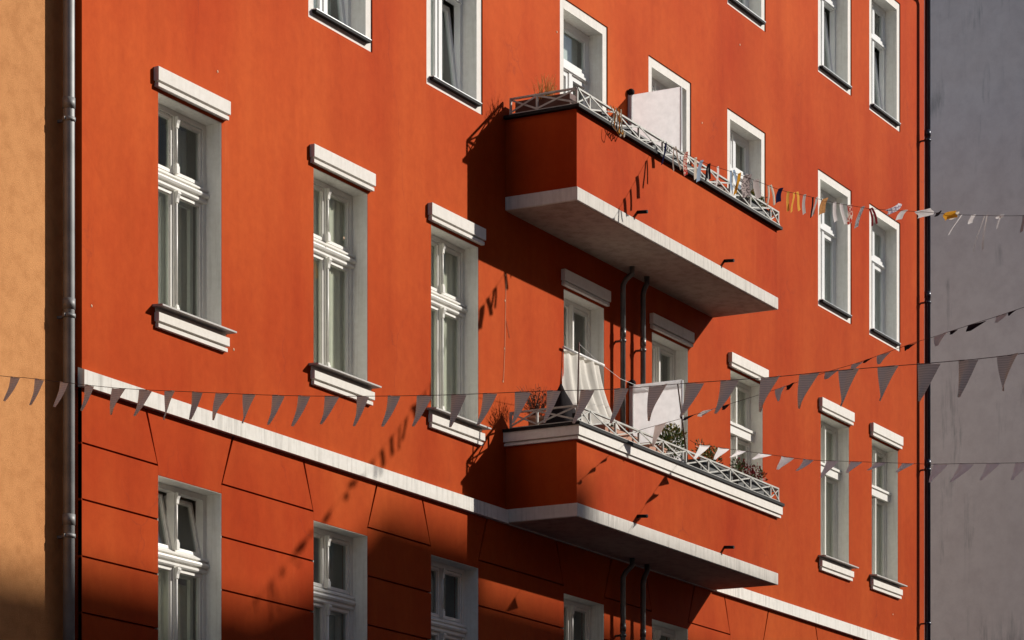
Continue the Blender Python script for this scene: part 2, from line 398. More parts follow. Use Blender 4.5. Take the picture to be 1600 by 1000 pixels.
# ------------------------------------------------------------------ windows
cache = {}
def shared(key, maker, name, mat, bevel=0):
    if key not in cache: cache[key] = maker().mesh(name, mat, bevel)
    return cache[key]
def ringbox(x0, x1, z0, z1, wd, y0, y1, lip=0.0):
    mb = MB()
    mb.box(x0, x0+wd, y0, y1, z0, z1); mb.box(x1-wd, x1, y0, y1, z0, z1)
    mb.box(x0+wd, x1-wd, y0+0.001, y1, z1-wd, z1-0.001); mb.box(x0+wd, x1-wd, y0+0.001, y1, z0+0.001, z0+wd)
    if lip:
        a, b, c, d = x0+wd, x1-wd, z0+wd, z1-wd; l = lip
        mb.box(a, a+l, y0+0.014, y1-0.006, c, d); mb.box(b-l, b, y0+0.014, y1-0.006, c, d)
        mb.box(a+l, b-l, y0+0.015, y1-0.006, d-l, d-0.001); mb.box(a+l, b-l, y0+0.015, y1-0.006, c+0.001, c+l)
    return mb
def curtain_mesh(wd, h, amp=0.03, waves=7):
    mb = MB(); n = waves*6; rows = 3; vs_ = []
    for j in range(rows+1):
        vs_.append([mb.bm.verts.new((wd*i/n, amp*math.sin(i/n*waves*2*math.pi + 0.3*j)*(0.6+0.4*math.sin(i*0.7)), h*j/rows)) for i in range(n+1)])
    for j in range(rows):
        for i in range(n): f = mb.bm.faces.new((vs_[j][i], vs_[j][i+1], vs_[j+1][i+1], vs_[j+1][i])); f.smooth = True
    return mb
def add_sash(win, kind, x0, x1, z0, z1, y, mat, bar, tilt=0.0, lip=0.009):
    wd, h = x1-x0, z1-z0
    me = shared((kind, 'sash', round(wd, 3), round(h, 3), bar), lambda: ringbox(0, wd, 0, h, bar, 0, 0.05, lip), 'sash', mat)
    link('sash', me, win, (x0, y, z0), (tilt, 0, 0))
    mg = shared((kind, 'pane', round(wd, 3), round(h, 3)), lambda: MB().box(bar+0.004, wd-bar-0.004, 0.024, 0.030, bar+0.004, h-bar-0.004), 'pane', M['glass'])
    link('pane', mg, win, (x0, y, z0), (tilt, 0, 0))
def add_curtain(win, x0, x1, z0, z1, white=False, y=0.36):
    wd, h = round(x1-x0, 2), round(z1-z0, 2)
    me = shared(('cur', wd, h, white), lambda: curtain_mesh(wd, h, 0.012, max(2, int(wd*11))), 'curtain', M['curtain_white' if white else 'curtain'])
    link('curtain', me, win, (x0, y, z0))
def reveal(win, hw, h, y0, y1, th=0.006):
    def mk():
        mb = MB(); mb.box(-hw-0.001, -hw+th, y0, y1, 0, h); mb.box(hw-th, hw+0.001, y0, y1, 0, h)
        mb.box(-hw+th, hw-th, y0+0.001, y1, h-th, h+0.001); mb.box(-hw+th, hw-th, y0+0.03, y1, -0.001, th); return mb
    link('reveal', shared(('rev', hw, round(h, 3), y0, y1), mk, 'reveal', M['reveal']), win)
def old_window(cx, z0, z1, curt='none', upper_open=False, plain=False):
    """wooden box window: transom, turned mullion, four casements"""
    H = z1-z0; hw = W2; tz0, tz1 = H-0.80, H-0.63
    fr = shared(('oframe', round(H, 3)), lambda: ringbox(-hw+0.007, hw-0.007, 0.012, H-0.008, 0.055, 0.18, 0.27), 'window', M['wood'])
    win = link('window', fr, None, (cx, 0, z0)); hp(win)
    reveal(win, hw, H, 0.004, 0.28)
    def tr():
        mb = MB(); L, Rr = -hw+0.008, hw-0.008
        if plain: return mb.box(L, Rr, 0.125, 0.26, tz0+0.01, tz1-0.01).box(L, Rr, 0.105, 0.125, tz1-0.05, tz1-0.015)
        mb.profile([(0.20, tz0), (0.175, tz0), (0.162, tz0+0.014), (0.162, tz0+0.036), (0.174, tz0+0.042), (0.174, tz0+0.050), (0.146, tz0+0.058), (0.136, tz0+0.078), (0.142, tz0+0.096), (0.158, tz0+0.104),
                    (0.172, tz0+0.108), (0.172, tz0+0.116), (0.152, tz0+0.122), (0.152, tz0+0.138), (0.172, tz0+0.150), (0.20, tz1), (0.26, tz1), (0.26, tz0)], L, Rr)
        return mb
    link('transom', shared(('otr', plain, round(H, 3)), tr, 'transom', M['wood']), win)
    def mul(zb, zt, cap):
        mb = MB(); mb.box(-0.025, 0.025, 0.172, 0.265, zb, zt)
        if plain: return mb.box(-0.018, 0.018, 0.150, 0.168, zb, zt-0.002)
        mb.tube([(0, 0.165, zb+0.10), (0, 0.165, zt-0.12)], 0.013, 8)
        mb.box(-0.024, 0.024, 0.142, 0.171, zb+0.002, zb+0.075); mb.box(-0.019, 0.019, 0.148, 0.171, zb+0.075, zb+0.10)
        mb.profile([(0.168, zt-0.12), (0.150, zt-0.11), (0.146, zt-0.07), (0.132, zt-0.04), (0.130, zt-0.004), (0.168, zt-0.004)], -0.022, 0.022)
        mb.box(-0.028, 0.028, 0.126, 0.165, zt-0.030, zt-0.012)
        return mb
    link('mullion', shared(('omu', plain, round(H, 3)), lambda: mul(tz1, H-0.065, True), 'mullion', M['wood']), win)
    link('mullion', shared(('oml', plain, round(H, 3)), lambda: mul(0.07, tz0, True), 'mullion', M['wood']), win)
    for sgn in (-1, 1):
        a, b = (-hw+0.064, -0.026) if sgn < 0 else (0.026, hw-0.064)
        if upper_open:
            add_sash(win, 'o', a, b, tz1+0.002, H-0.066, 0.20, M['wood'], 0.032, tilt=-0.20)
        else:
            add_sash(win, 'o', a, b, tz1+0.002, H-0.066, 0.192, M['wood'], 0.032)
        add_sash(win, 'o', a, b, 0.070, tz0-0.002, 0.192, M['wood'], 0.035)
        if curt not in ('full', 'fullw'): link('inner_sash', shared(('oin', round(H, 3)), lambda: ringbox(0, b-a, 0, tz0-0.075, 0.05, 0, 0.04), 'inner_sash', M['wood']), win, (a, 0.30, 0.07))
    if curt in ('full', 'fullw'): add_curtain(win, -hw+0.02, hw-0.02, 0.05, H-0.05, curt == 'fullw', 0.268)
    elif curt == 'right': add_curtain(win, 0.14, hw-0.02, 0.05, H-0.05, y=0.36, white=True)
    elif curt == 'sides':
        add_curtain(win, -hw+0.02, -0.22, 0.05, H-0.05, True, 0.40); add_curtain(win, 0.25, hw-0.02, 0.05, H-0.05, y=0.40)
    elif curt == 'low': add_curtain(win, -hw+0.02, hw-0.02, 0.05, tz0-0.1, False, 0.40)
    return win
def new_window(cx, z0, z1, tilt=0.0, curt='none', door=False, top_single=False, mull=True):
    """plastic window behind a recessed white surround"""
    H = z1-z0; hw = 0.652; s = 0.115; zb = 0.0 if door else s - 0.01
    ow = hw - s
    def sur():
        mb = MB(); mb.box(-hw+0.001, -ow, 0.014, 0.06, 0, H-0.001); mb.box(ow, hw-0.001, 0.014, 0.06, 0, H-0.001)
        mb.box(-ow, ow, 0.0142, 0.06, H-s, H-0.001)
        if not door: mb.box(-ow, ow, 0.0142, 0.06, 0, zb)
        return mb
    fr = shared(('nframe', round(H, 3), door), lambda: ringbox(-ow+0.007, ow-0.007, zb+0.02, H-s-0.007, 0.055, 0.20, 0.28), 'window', M['plastic'])
    win = link('window', fr, None, (cx, 0, z0)); hp(win)
    link('surround', shared(('sur', round(H, 3), door), sur, 'surround', M['white']), win)
    def rv():
        mb = MB(); h = H-s
        mb.box(-ow-0.001, -ow+0.006, 0.013, 0.30, zb, h); mb.box(ow-0.006, ow+0.001, 0.013, 0.30, zb, h)
        mb.box(-ow+0.006, ow-0.006, 0.0135, 0.30, h-0.006, h+0.001); mb.box(-ow+0.006, ow-0.006, 0.07, 0.30, zb-0.001, zb+0.006); return mb
    link('reveal', shared(('nrev', round(H, 3), door), rv, 'reveal', M['reveal']), win)
    top = H - s; t0, t1 = top-0.62, top-0.53
    link('transom', shared(('ntr', round(H, 3)), lambda: MB().box(-ow+0.06, ow-0.06, 0.185, 0.275, t0, t1).box(-ow+0.06, ow-0.06, 0.170, 0.185, t0+0.012, t0+0.040), 'transom', M['plastic']), win)
    if mull:
        link('mullion', shared(('nml', round(H, 3)), lambda: MB().box(-0.035, 0.035, 0.19, 0.27, zb+0.07, t0), 'mullion', M['plastic']), win)
        if not top_single: link('mullion', shared(('nmu', round(H, 3)), lambda: MB().box(-0.035, 0.035, 0.19, 0.27, t1, top-0.062), 'mullion', M['plastic']), win)
    L, Rr = -ow+0.058, ow-0.058
    if top_single: add_sash(win, 'n', L, Rr, t1+0.002, top-0.06, 0.205, M['plastic'], 0.05)
    else:
        add_sash(win, 'n', L, -0.034, t1+0.002, top-0.06, 0.205, M['plastic'], 0.05); add_sash(win, 'n', 0.034, Rr, t1+0.002, top-0.06, 0.205, M['plastic'], 0.05)
    add_sash(win, 'n', L, -0.034, zb+0.075, t0-0.002, 0.205, M['plastic'], 0.06); add_sash(win, 'n', 0.034, Rr, zb+0.075, t0-0.002, 0.212 if tilt else 0.205, M['plastic'], 0.06, tilt=tilt)
    if not door:
        def sl_():
            mb = MB(); mb.profile([(0.22, zb+0.026), (-0.045, zb+0.004), (-0.045, zb-0.004), (0.22, zb+0.018)], -ow-0.025, ow+0.025); return mb
        link('sill', shared('nsill', sl_, 'sill', M['metal_sill']), win)
        def shade_strip():
            return MB().box(-ow-0.022, ow+0.022, -0.040, 0.013, zb-0.032, zb-0.006)
        link('sill_shade_strip', shared('nshade', shade_strip, 'sill_shade_strip', M['dark_metal_and_shade']), win)  # added dark strip, stands in for the shade beneath the sill ledge
    if curt == 'full': add_curtain(win, L, Rr, zb+0.08, top-0.05, True, 0.285 if not tilt else 0.42)
    elif curt == 'right': add_curtain(win, 0.05, Rr, zb+0.08, top-0.05, y=0.31)
    elif curt == 'blind': link('blind', shared(('blind', round(H, 3)), lambda: MB().box(L, Rr, 0.34, 0.35, t1-0.03, top-0.05), 'blind', M['curtain_white']), win)
    return win
def lintel(c):
    a = hp(build(MB().box(c-0.628, c+0.628, -0.060, -0.001, 9.338, 9.472), 'lintel', M['white'], bevel=0.003))
    build(MB().box(c-0.612, c+0.612, -0.048, -0.001, 9.284, 9.320).box(c-0.605, c+0.605, -0.006, -0.001, 9.320, 9.338), 'lintel_strip', M['white'], a)
def sill(c, dz=0.0):
    z = 7.18 + dz
    a = hp(build(MB().profile([(0.16, z+0.012), (-0.120, z-0.008), (-0.120, z-0.024), (0.16, z-0.024)], c-0.645, c+0.645), 'window_sill', M['sill']))
    build(MB().box(c-0.615, c+0.615, -0.055, -0.001, 7.022+dz, 7.108+dz).box(c-0.605, c+0.605, -0.015, -0.001, 7.108+dz, z-0.025), 'sill_panel', M['white'], a, bevel=0.002)
    build(MB().box(c-0.600, c+0.600, -0.040, -0.001, 6.966+dz, 7.003+dz).box(c-0.595, c+0.595, -0.008, -0.002, 7.003+dz, 7.022+dz), 'sill_strip', M['white'], a)
cB = ['sides', 'full', 'full', 'none', 'right', 'full', 'full', 'full']
cA = ['low', 'none', 'none', 'none', 'none', 'none', 'full', 'none']
cC = ['none', 'full', 'full', 'blind', 'none', 'right', 'full', 'full']
for i, c in enumerate(CX):
    old_window(c, A_SILL, A_TOP, cA[i], upper_open=(i == 0)); sill(c, A_SILL-B_SILL)
    old_window(c, 6.37 if i in door_cols else B_SILL, B_TOP, cB[i], plain=i >= 3); lintel(c)
    if i not in door_cols: sill(c)
    new_window(c, 10.025 if i in door_cols else C_F0, C_F1, tilt=(-0.12 if i in (1, 2) else 0), curt=cC[i], door=i in door_cols, top_single=(i == 3))
    new_window(c, D_F0, D_F1, tilt=(-0.12 if i in (6, 7) else 0), curt='full' if i in (5, 6, 7) else 'none')

# ------------------------------------------------------------------ balconies
BX0, BX1, BY = 10.154, 16.044, -0.95
RP = [10.17, 10.48, 11.16, 11.80, 12.47, 13.14, 13.81, 14.48, 15.13, 15.79]
def balcony(z0, z1, ztop, cornice):
    b = MB(); b.box(BX0, BX1, BY, -0.001, z0+0.004, z1)
    bal = hp(build(b, 'balcony', M['slab'], bevel=0.004))
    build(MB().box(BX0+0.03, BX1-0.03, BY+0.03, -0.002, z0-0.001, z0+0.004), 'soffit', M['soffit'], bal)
    p = MB(); i = 0.014; t = 0.10
    zt = ztop - 0.05
    p.box(BX0+i, BX1-i, BY+i, BY+i+t, z1, zt); p.box(BX0+i, BX0+i+t, BY+i+t, -0.0015, z1, zt); p.box(BX1-i-t, BX1-i, BY+i+t, -0.0015, z1, zt)
    build(p, 'parapet', M['red'], bal)
    if cornice:
        for nm, pr, ca, cb in (('cornice', 0.045, 7.110, 7.222), ('cornice_strip', 0.028, 7.064, 7.094), ('cornice_groove', 0.002, 7.094, 7.110)):
            q = MB(); q.box(BX0-pr, BX1+pr, BY-pr, BY+i, ca, cb); q.box(BX0-pr, BX0+i, BY+i, -0.001, ca, cb); q.box(BX1-i, BX1+pr, BY+i, -0.001, ca, cb)
            build(q, nm, M['white'], bal)
    e = 0.065 if cornice else 0.045
    cp = MB(); z = zt + (0.0 if not cornice else 0.0)
    cp.box(BX0-e, BX1+e, BY-e, BY+0.14, ztop-0.048, ztop-0.012); cp.box(BX0-e, BX0+0.14, BY+0.14, -0.001, ztop-0.048, ztop-0.012); cp.box(BX1-0.14, BX1+e, BY+0.14, -0.001, ztop-0.048, ztop-0.012)
    build(cp, 'coping', M['dark_metal_and_shade'], bal)  # rim widened and near-black: shadow under the railing put into its colour
    # railing: light flats and crossed braces
    yr = BY + 0.01; zb, zh = ztop+0.012, ztop+0.185
    xs = RP; x1 = BX1+0.02
    build(MB().box(BX0+0.01, x1, yr-0.016, yr+0.016, zh-0.010, zh+0.010), 'top_rail', M['rail'], bal)
    build(MB().box(BX0+0.01, x1, yr-0.030, yr+0.016, ztop-0.010, ztop+0.016), 'bottom_rail', M['rail'], bal)
    pm = shared('post', lambda: MB().box(-0.012, 0.012, -0.012, 0.012, 0, 0.165), 'railing_post', M['rail'])
    for x in xs[1:] + [x1-0.012]: link('railing_post', pm, bal, (x, yr-0.003, zb))
    xe = xs + [x1]
    for a, c in zip(xe[:-1], xe[1:]):
        build(MB().beam((a, yr-0.018, zh-0.01), (c, yr-0.018, zb+0.01), 0.017, 0.008), 'cross_brace', M['rail'], bal)
        build(MB().beam((a, yr-0.008, zb+0.01), (c, yr-0.008, zh-0.01), 0.017, 0.008), 'cross_brace', M['rail'], bal)
    for xx in (BX0+0.012, BX1+0.004):
        build(MB().box(xx-0.014, xx+0.014, yr, -0.06, zh-0.010, zh+0.010), 'top_rail', M['rail'], bal)
        build(MB().box(xx-0.014, xx+0.014, yr, -0.06, ztop-0.010, ztop+0.012), 'bottom_rail', M['rail'], bal)
        for y in (yr, -0.42, -0.07): link('railing_post', pm, bal, (xx, y, zb))
        for ya, yb in ((yr, -0.42), (-0.42, -0.07)):
            build(MB().beam((xx-0.01, ya, zh-0.01), (xx-0.01, yb, zb+0.01), 0.020, 0.008), 'cross_brace', M['rail'], bal)
            build(MB().beam((xx, ya, zb+0.01), (xx, yb, zh-0.01), 0.020, 0.008), 'cross_brace', M['rail'], bal)
    for x in (11.78, 14.33):
        zz = z1 + 0.10
        build(MB().tube([(x, BY+0.05, zz), (x, BY-0.12, zz-0.012)], 0.021, 10), 'drain_spout', M['dark_metal_and_shade'], bal)
    return bal
balcony(9.83, 9.99, 10.945, False)
balcony(BAND0+0.01, BAND1-0.002, 7.270, True)

# ------------------------------------------------------------------ downpipes
def pipe(pts, r, mat, brackets, joints, bdir=(0, 1)):
    o = hp(build(MB().tube(pts, r, 20), 'downpipe', mat))
    x, y = pts[-1][0], pts[-1][1]
    for z in brackets:
        build(MB().tube([(x, y, z-0.018), (x, y, z+0.018)], r+0.008, 20).box(x-0.012, x+0.012, y, y+0.14, z-0.012, z+0.012).box(x-r-0.025, x-r, y-0.008, y+0.008, z-0.014, z+0.014), 'bracket', mat, o)
    for z in joints:
        build(MB().tube([(x, y, z), (x, y, z+0.10)], r+0.005, 20), 'pipe_joint', mat, o)
# left corner pipe, in the recess beside the orange house
pipe([(1.735, 0.055, 17.0), (1.735, 0.055, GZ)], 0.054, M['zinc'], (8.62, 6.80, 4.76, 2.6), (8.72, 6.86, 4.86))
pipe([(23.55, -0.42, 16.88), (23.62, -0.40, 16.80), (23.88, -0.14, 16.62), (23.945, -0.115, 16.50), (23.945, -0.115, GZ)], 0.047, M['navy_pipe'], (14.3, 11.75, 9.12, 6.7, 4.2), (14.36, 11.82, 9.18))
for x, o_ in ((13.08, 0.05), (13.66, 0.0)):
    pipe([(x+o_, -0.16-o_, 9.829), (x+o_, -0.16-o_, 9.74), (x+o_*0.4, -0.12-o_*0.3, 9.67), (x, -0.105, 9.60), (x, -0.105, 6.40)], 0.034, M['zinc_dark'], (8.9, 7.5), (8.95,))
    pipe([(x+o_, -0.16-o_, 6.168), (x+o_, -0.16-o_, 6.08), (x+o_*0.4, -0.12-o_*0.3, 6.0), (x, -0.105, 5.93), (x, -0.105, GZ)], 0.034, M['zinc_dark'], (5.2, 3.9), (5.25,))
plug = MB().sphere((0, 0, 0), 0.013, 1, (1, 0.4, 1.2)).mesh('anchor_plug', M['plug'])
for x, z in ((10.168, 9.078), (10.153, 8.775), (10.137, 8.209), (10.105, 7.821), (2.012, 6.948), (4.410, 7.031), (6.529, 8.652), (22.731, 6.697), (14.75, 9.378), (11.475, 12.318), (16.932, 13.763), (15.69, 12.358), (4.12, 9.74)):
    hp(link('anchor_plug', plug, None, (x, -0.002, z)))

hp(build(MB().tube([(10.17, -0.006, 9.08), (10.155, -0.006, 8.6), (10.14, -0.006, 8.2), (10.105, -0.006, 7.82)], 0.0025, 5).tube([(10.168, -0.006, 8.55), (10.26, -0.006, 8.36)], 0.0025, 5), 'cable', M['plug']))

# ------------------------------------------------------------------ neighbouring buildings
og = thing('orange_building', 'orange stuccoed building at the left edge, set back beside the grey downpipe', 'building', (-8, 0.18, GZ))
build(MB().box(-12, 1.86+8-0.002, 0, 12, 0, 20), 'wall', M['orange'], og)
build(MB().box(-12.2, 1.86+8-0.004, -0.3, 12.2, 20, 20.3), 'roof', M['roof'], og)
gg = thing('grey_building', 'grey rendered firewall of the building beyond the red one at the right', 'building', (30.4, 0, GZ))
build(MB().box(0, 14, 0, 16, 0, 24), 'firewall', M['grey'], gg)
build(MB().box(-0.1, 14.1, -0.1, 16.1, 24, 24.3), 'roof', M['roof'], gg)
# house row across the street: its roof line throws the soft shadow along the bottom of the red wall
op = thing('cream_building', 'cream apartment house on the opposite side of the street', 'building', (0, -20.2, GZ))
def rowhouse(x0, x1, ridge0, ridge1, eave=18.2):
    mb = MB(); bm = mb.bm
    y0, yr, y1 = 0.0, -7.8, -15.6
    z = lambda v: v - GZ
    sec = lambda x, rz: [bm.verts.new((x, y0, 0)), bm.verts.new((x, y0, z(eave))), bm.verts.new((x, yr, z(rz))), bm.verts.new((x, y1, z(eave))), bm.verts.new((x, y1, 0))]
    a, b = sec(x0, ridge0), sec(x1, ridge1)
    for i in range(4): bm.faces.new((a[i], b[i], b[i+1], a[i+1]))
    bm.faces.new(a); bm.faces.new(b[::-1]); return mb
RZ = 26.05
build(rowhouse(-60, 32.6, RZ, RZ), 'wall', M['cream'], op)
build(rowhouse(32.6, 35.0, RZ, RZ+0.84), 'wall', M['cream'], op)
build(rowhouse(35.0, 110, RZ+0.84, RZ+0.84), 'wall', M['cream'], op)
for x0_, x1_ in ((34.6, 36.9),):
    build(MB().box(x0_, x1_, -8.2, -7.3, 22-GZ, 27.06-GZ), 'chimney', M['cream'], op)
wm = MB().box(-0.6, 0.6, 0.001, 0.04, 0, 1.9).mesh('window', M['glass'])
wf = ringbox(-0.72, 0.72, -0.12, 2.02, 0.12, 0.0, 0.10).mesh('frame', M['white'])
for i in range(26):
    for k in range(5):
        ww = link('window', wm, op, (-12+i*2.9, 0, 3.0+k*3.4)); link('frame', wf, ww)

# ------------------------------------------------------------------ bunting
def pennant_mesh(wd, h, lean, curl, seed, mat, tipw=0.02, name='pennant'):
    rnd = random.Random(seed); mb = MB(); rows, cols = 8, 4; vs_ = []
    ph = rnd.uniform(0, 6)
    for j in range(rows+1):
        t = j/rows; row = []
        for i in range(cols+1):
            u = i/cols
            ww = wd*((1-t) + tipw*t)
            x = lean*wd*(t**1.25) + u*ww
            y = curl*math.sin(t*2.6+ph)*t*h*0.5 + 0.08*wd*math.sin(u*5+ph+t*2)
            z = -h*t + 0.03*h*math.sin(u*4+ph)*(1 - t)
            row.append(mb.bm.verts.new((x, y, z)))
        vs_.append(row)
    for j in range(rows):
        for i in range(cols):
            f = mb.bm.faces.new((vs_[j][i], vs_[j][i+1], vs_[j+1][i+1], vs_[j+1][i])); f.smooth = True
    return mb.mesh(name, mat)
class Curve:
    def __init__(s, pts):
        s.p = [Vector(p) for p in pts]; s.d = [0.0]
        for a, b in zip(s.p[:-1], s.p[1:]): s.d.append(s.d[-1] + (b-a).length)
    def at(s, q):
        q = max(0, min(s.d[-1], q))
        for i in range(len(s.p)-1):
            if q <= s.d[i+1]: return s.p[i].lerp(s.p[i+1], (q-s.d[i])/(s.d[i+1]-s.d[i]))
        return s.p[-1]
    def dist(s, y):
        """arc length where the string is y metres out from the wall"""
        for i in range(len(s.p)-1):
            if s.p[i].y >= y >= s.p[i+1].y:
                return s.d[i] + (s.d[i+1]-s.d[i])*(s.p[i].y-y)/(s.p[i].y-s.p[i+1].y)
        return s.d[-1]
def smooth(pts, n=4):
    P = [Vector(p) for p in pts]; out = []
    for i in range(len(P)-1):
        p0 = P[max(i-1, 0)]; p1 = P[i]; p2 = P[i+1]; p3 = P[min(i+2, len(P)-1)]
        for k in range(n):
            t = k/n
            out.append(0.5*((2*p1) + (p2-p0)*t + (2*p0-5*p1+4*p2-p3)*t*t + (3*p1-p0-3*p2+p3)*t**3))
    out.append(P[-1]); return out
def bunting(pts, label, r, group=None):
    c = Curve(smooth(pts)); o = c.p[0].copy()
    t = thing('bunting', label, 'bunting', o, group)
    build(MB().tube([p-o for p in c.p], r, 5), 'string', M['string'], t)
    return t, c, o
def hang(t, c, o, q, wd, me, yaw=0.0, pitch=0.0, scale=(1, 1, 1), name='pennant', roll=0.0, plumb=False):
    p = c.at(q); p2 = c.at(q+wd); d = (p2-p)
    rz = math.atan2(d.y, d.x); ry = -math.atan2(d.z, math.hypot(d.x, d.y))
    if plumb: ry = 0.0
    ob = link(name, me, t, p-o, (pitch, ry+roll, rz+yaw)); ob.scale = scale; return ob
FARY = -19.8
# 1: the long grey pennant line nearest the camera
S1 = [(-2.00, 0.18, 5.80), (-2.35, -1.2, 5.42)] + [(-2.81, -2.676, 5.065), (-2.882, -2.952, 5.008), (-2.978, -3.325, 4.922), (-3.093, -3.766, 4.82), (-3.2, -4.181, 4.733), (-3.391, -4.916, 4.598), (-3.588, -5.678, 4.461), (-3.776, -6.402, 4.346), (-3.984, -7.203, 4.233), (-4.194, -8.013, 4.134), (-4.34, -8.578, 4.06), (-4.481, -9.119, 4.011), (-4.64, -9.732, 3.951), (-4.757, -10.184, 3.917), (-4.848, -10.533, 3.887), (-4.947, -10.916, 3.852), (-5.084, -11.446, 3.816), (-5.39, -12.671, 3.784)] + [(-6.9, -15.6, 3.95), (-8.0, FARY, 4.5)]
t1, c1, o1 = bunting(S1, 'long line of grey striped triangular pennants nearest the camera across the whole view', 0.0022)
pens = [pennant_mesh(0.134, 0.196, L, cu, sd, M[mt]) for L, cu, sd, mt in ((0.02, .07, 1, 'pennant'), (0.14, .09, 2, 'pennant'), (-0.10, .08, 3, 'pennant'), (0.20, .05, 4, 'pennant_dark'), (0.05, .07, 5, 'pennant'), (0.30, .05, 6, 'pennant_dark'))]
YS1 = [15,53,92,131,176,216,258,298,338,380,424,464,506,556,604,650,703,753,803,853,905,958,1015,1070,1124,1190,1250,1311,1372,1432,1496,1560,1625]
def y_of_px(x, A, k):
    """distance out from the wall of the measured pennants, from the survey of the string"""
    f = 4718.0; s, c = math.sin(R(PHI)), math.cos(R(PHI)); t_ = (x-800)/f
    a0 = A[0]-EYE.x; b0 = A[1]-EYE.y
    t = (t_*(a0*c+b0*s)-(a0*s-b0*c))/(k*s+c-t_*(k*c-s)); return A[1]-t
shape = [2, 0, 2, 0, 4, 0, 1, 3, 4, 1, 0, 2, 0, 0, 2, 0, 3, 2, 0, 0, 2, 0, 4, 2, 2, 4, 4, 1, 1, 3, 3, 5, 3]
for n_, x in enumerate(YS1):
    q = c1.dist(y_of_px(x, (-2.810, -2.676), -0.2593))
    hang(t1, c1, o1, q, 0.112, pens[shape[n_]], yaw=random.uniform(-.12, .12), pitch=random.uniform(-.05, .05),
         scale=(random.uniform(0.94, 1.06)*(1.0+0.12*n_/32), 1, random.uniform(0.93, 1.05)*(1.0+0.04*n_/32)))
# 2: small grey pennants tied to the lower balcony, blown sideways
S3 = [(13.2, -0.94, 7.62), (13.202, -0.974, 7.592), (13.165, -1.095, 7.523), (13.105, -1.297, 7.47), (12.985, -1.696, 7.364), (12.795, -2.331, 7.201), (12.665, -2.762, 7.092), (12.553, -3.138, 7.023), (12.332, -3.874, 6.897), (12.144, -4.5, 6.79), (11.961, -5.109, 6.71), (11.758, -5.787, 6.621), (11.56, -6.446, 6.555), (11.0, -8.5, 6.5), (9.5, -13.5, 6.9), (7.6, FARY, 7.9)]
t3, c3, o3 = bunting(S3[1:], 'thin line of small pale pennants from the lower balcony railing out to the right', 0.003)
pale = [pennant_mesh(0.17, 0.19, L, cu, sd, M['pennant_pale'], tipw=0.12) for L, cu, sd in ((-0.35, .25, 11), (-0.15, .3, 12), (-0.5, .2, 13))]
for n_, x in enumerate([1093, 1122, 1150, 1185, 1221, 1254, 1291, 1328, 1366, 1409, 1458, 1498, 1541, 1586, 1630]):
    q = c3.dist(y_of_px(x, (13.2, -.98), -0.3)); hgt = [.95, .8, .5, .45, .85, .75, 1.05, .7, .5, .55, 1.1, 1.1, 1.0, 1.0, 1.0][n_]
    hang(t3, c3, o3, q, 0.17, pale[n_ % 3], yaw=random.uniform(-.2, .2), pitch=0.15, scale=(1.15, 1, hgt))
# 3: pale rags blown flat on the line rising to the right
S4 = [(11.80, -0.95, 7.445), (11.749, -0.985, 7.453), (11.655, -1.454, 7.497), (11.591, -1.777, 7.53), (11.454, -2.458, 7.609), (11.348, -2.991, 7.676), (11.226, -3.599, 7.766), (11.141, -4.025, 7.813), (11.065, -4.403, 7.873), (10.991, -4.776, 7.932), (10.942, -5.021, 7.959), (10.893, -5.264, 7.993), (10.829, -5.585, 8.035), (10.719, -6.137, 8.11), (10.2, -8.7, 8.5), (9.2, -13.6, 9.6), (8.0, FARY, 11.4)]
t4, c4, o4 = bunting(S4, 'line of wind-flattened pale and black rags rising from the lower balcony to the upper right', 0.003)
pink = cloth_mat('pale_pink_pennant', (0.62, 0.52, 0.47), 0.35); blk = cloth_mat('black_pennant', (0.03, 0.02, 0.025), 0.1); whi = cloth_mat('white_rag', (0.70, 0.66, 0.64), 0.35)
for x, wp, hp_, mt, cu in ((1023, 24, 33, pink, .1), (1068, 24, 4, blk, .1), (1094, 30, 6, whi, .2), (1128, 14, 6, blk, .2), (1212, 22, 18, whi, .4), (1228, 20, 7, blk, .1), (1289, 24, 10, whi, .4), (1331, 20, 11, whi, .4), (1350, 16, 4, blk, .1), (1371, 24, 13, whi, .5), (1414, 26, 7, blk, .3), (1460, 26, 15, whi, .3), (1484, 14, 5, blk, .3), (1512, 32, 9, blk, .6), (1556, 20, 11, whi, .3), (1576, 16, 5, blk, .3), (1606, 24, 12, whi, .3)):
    q = c4.dist(y_of_px(x, (11.75, -.98), -0.2)); ppm = 128 + (x-1000)*0.03
    me = pennant_mesh(wp/ppm, hp_/ppm, -0.1, cu, x, mt, tipw=0.3 if hp_ < 30 else 0.05)
    hang(t4, c4, o4, q, wp/ppm, me, yaw=random.uniform(-.2, .2), pitch=random.uniform(-.3, .3))
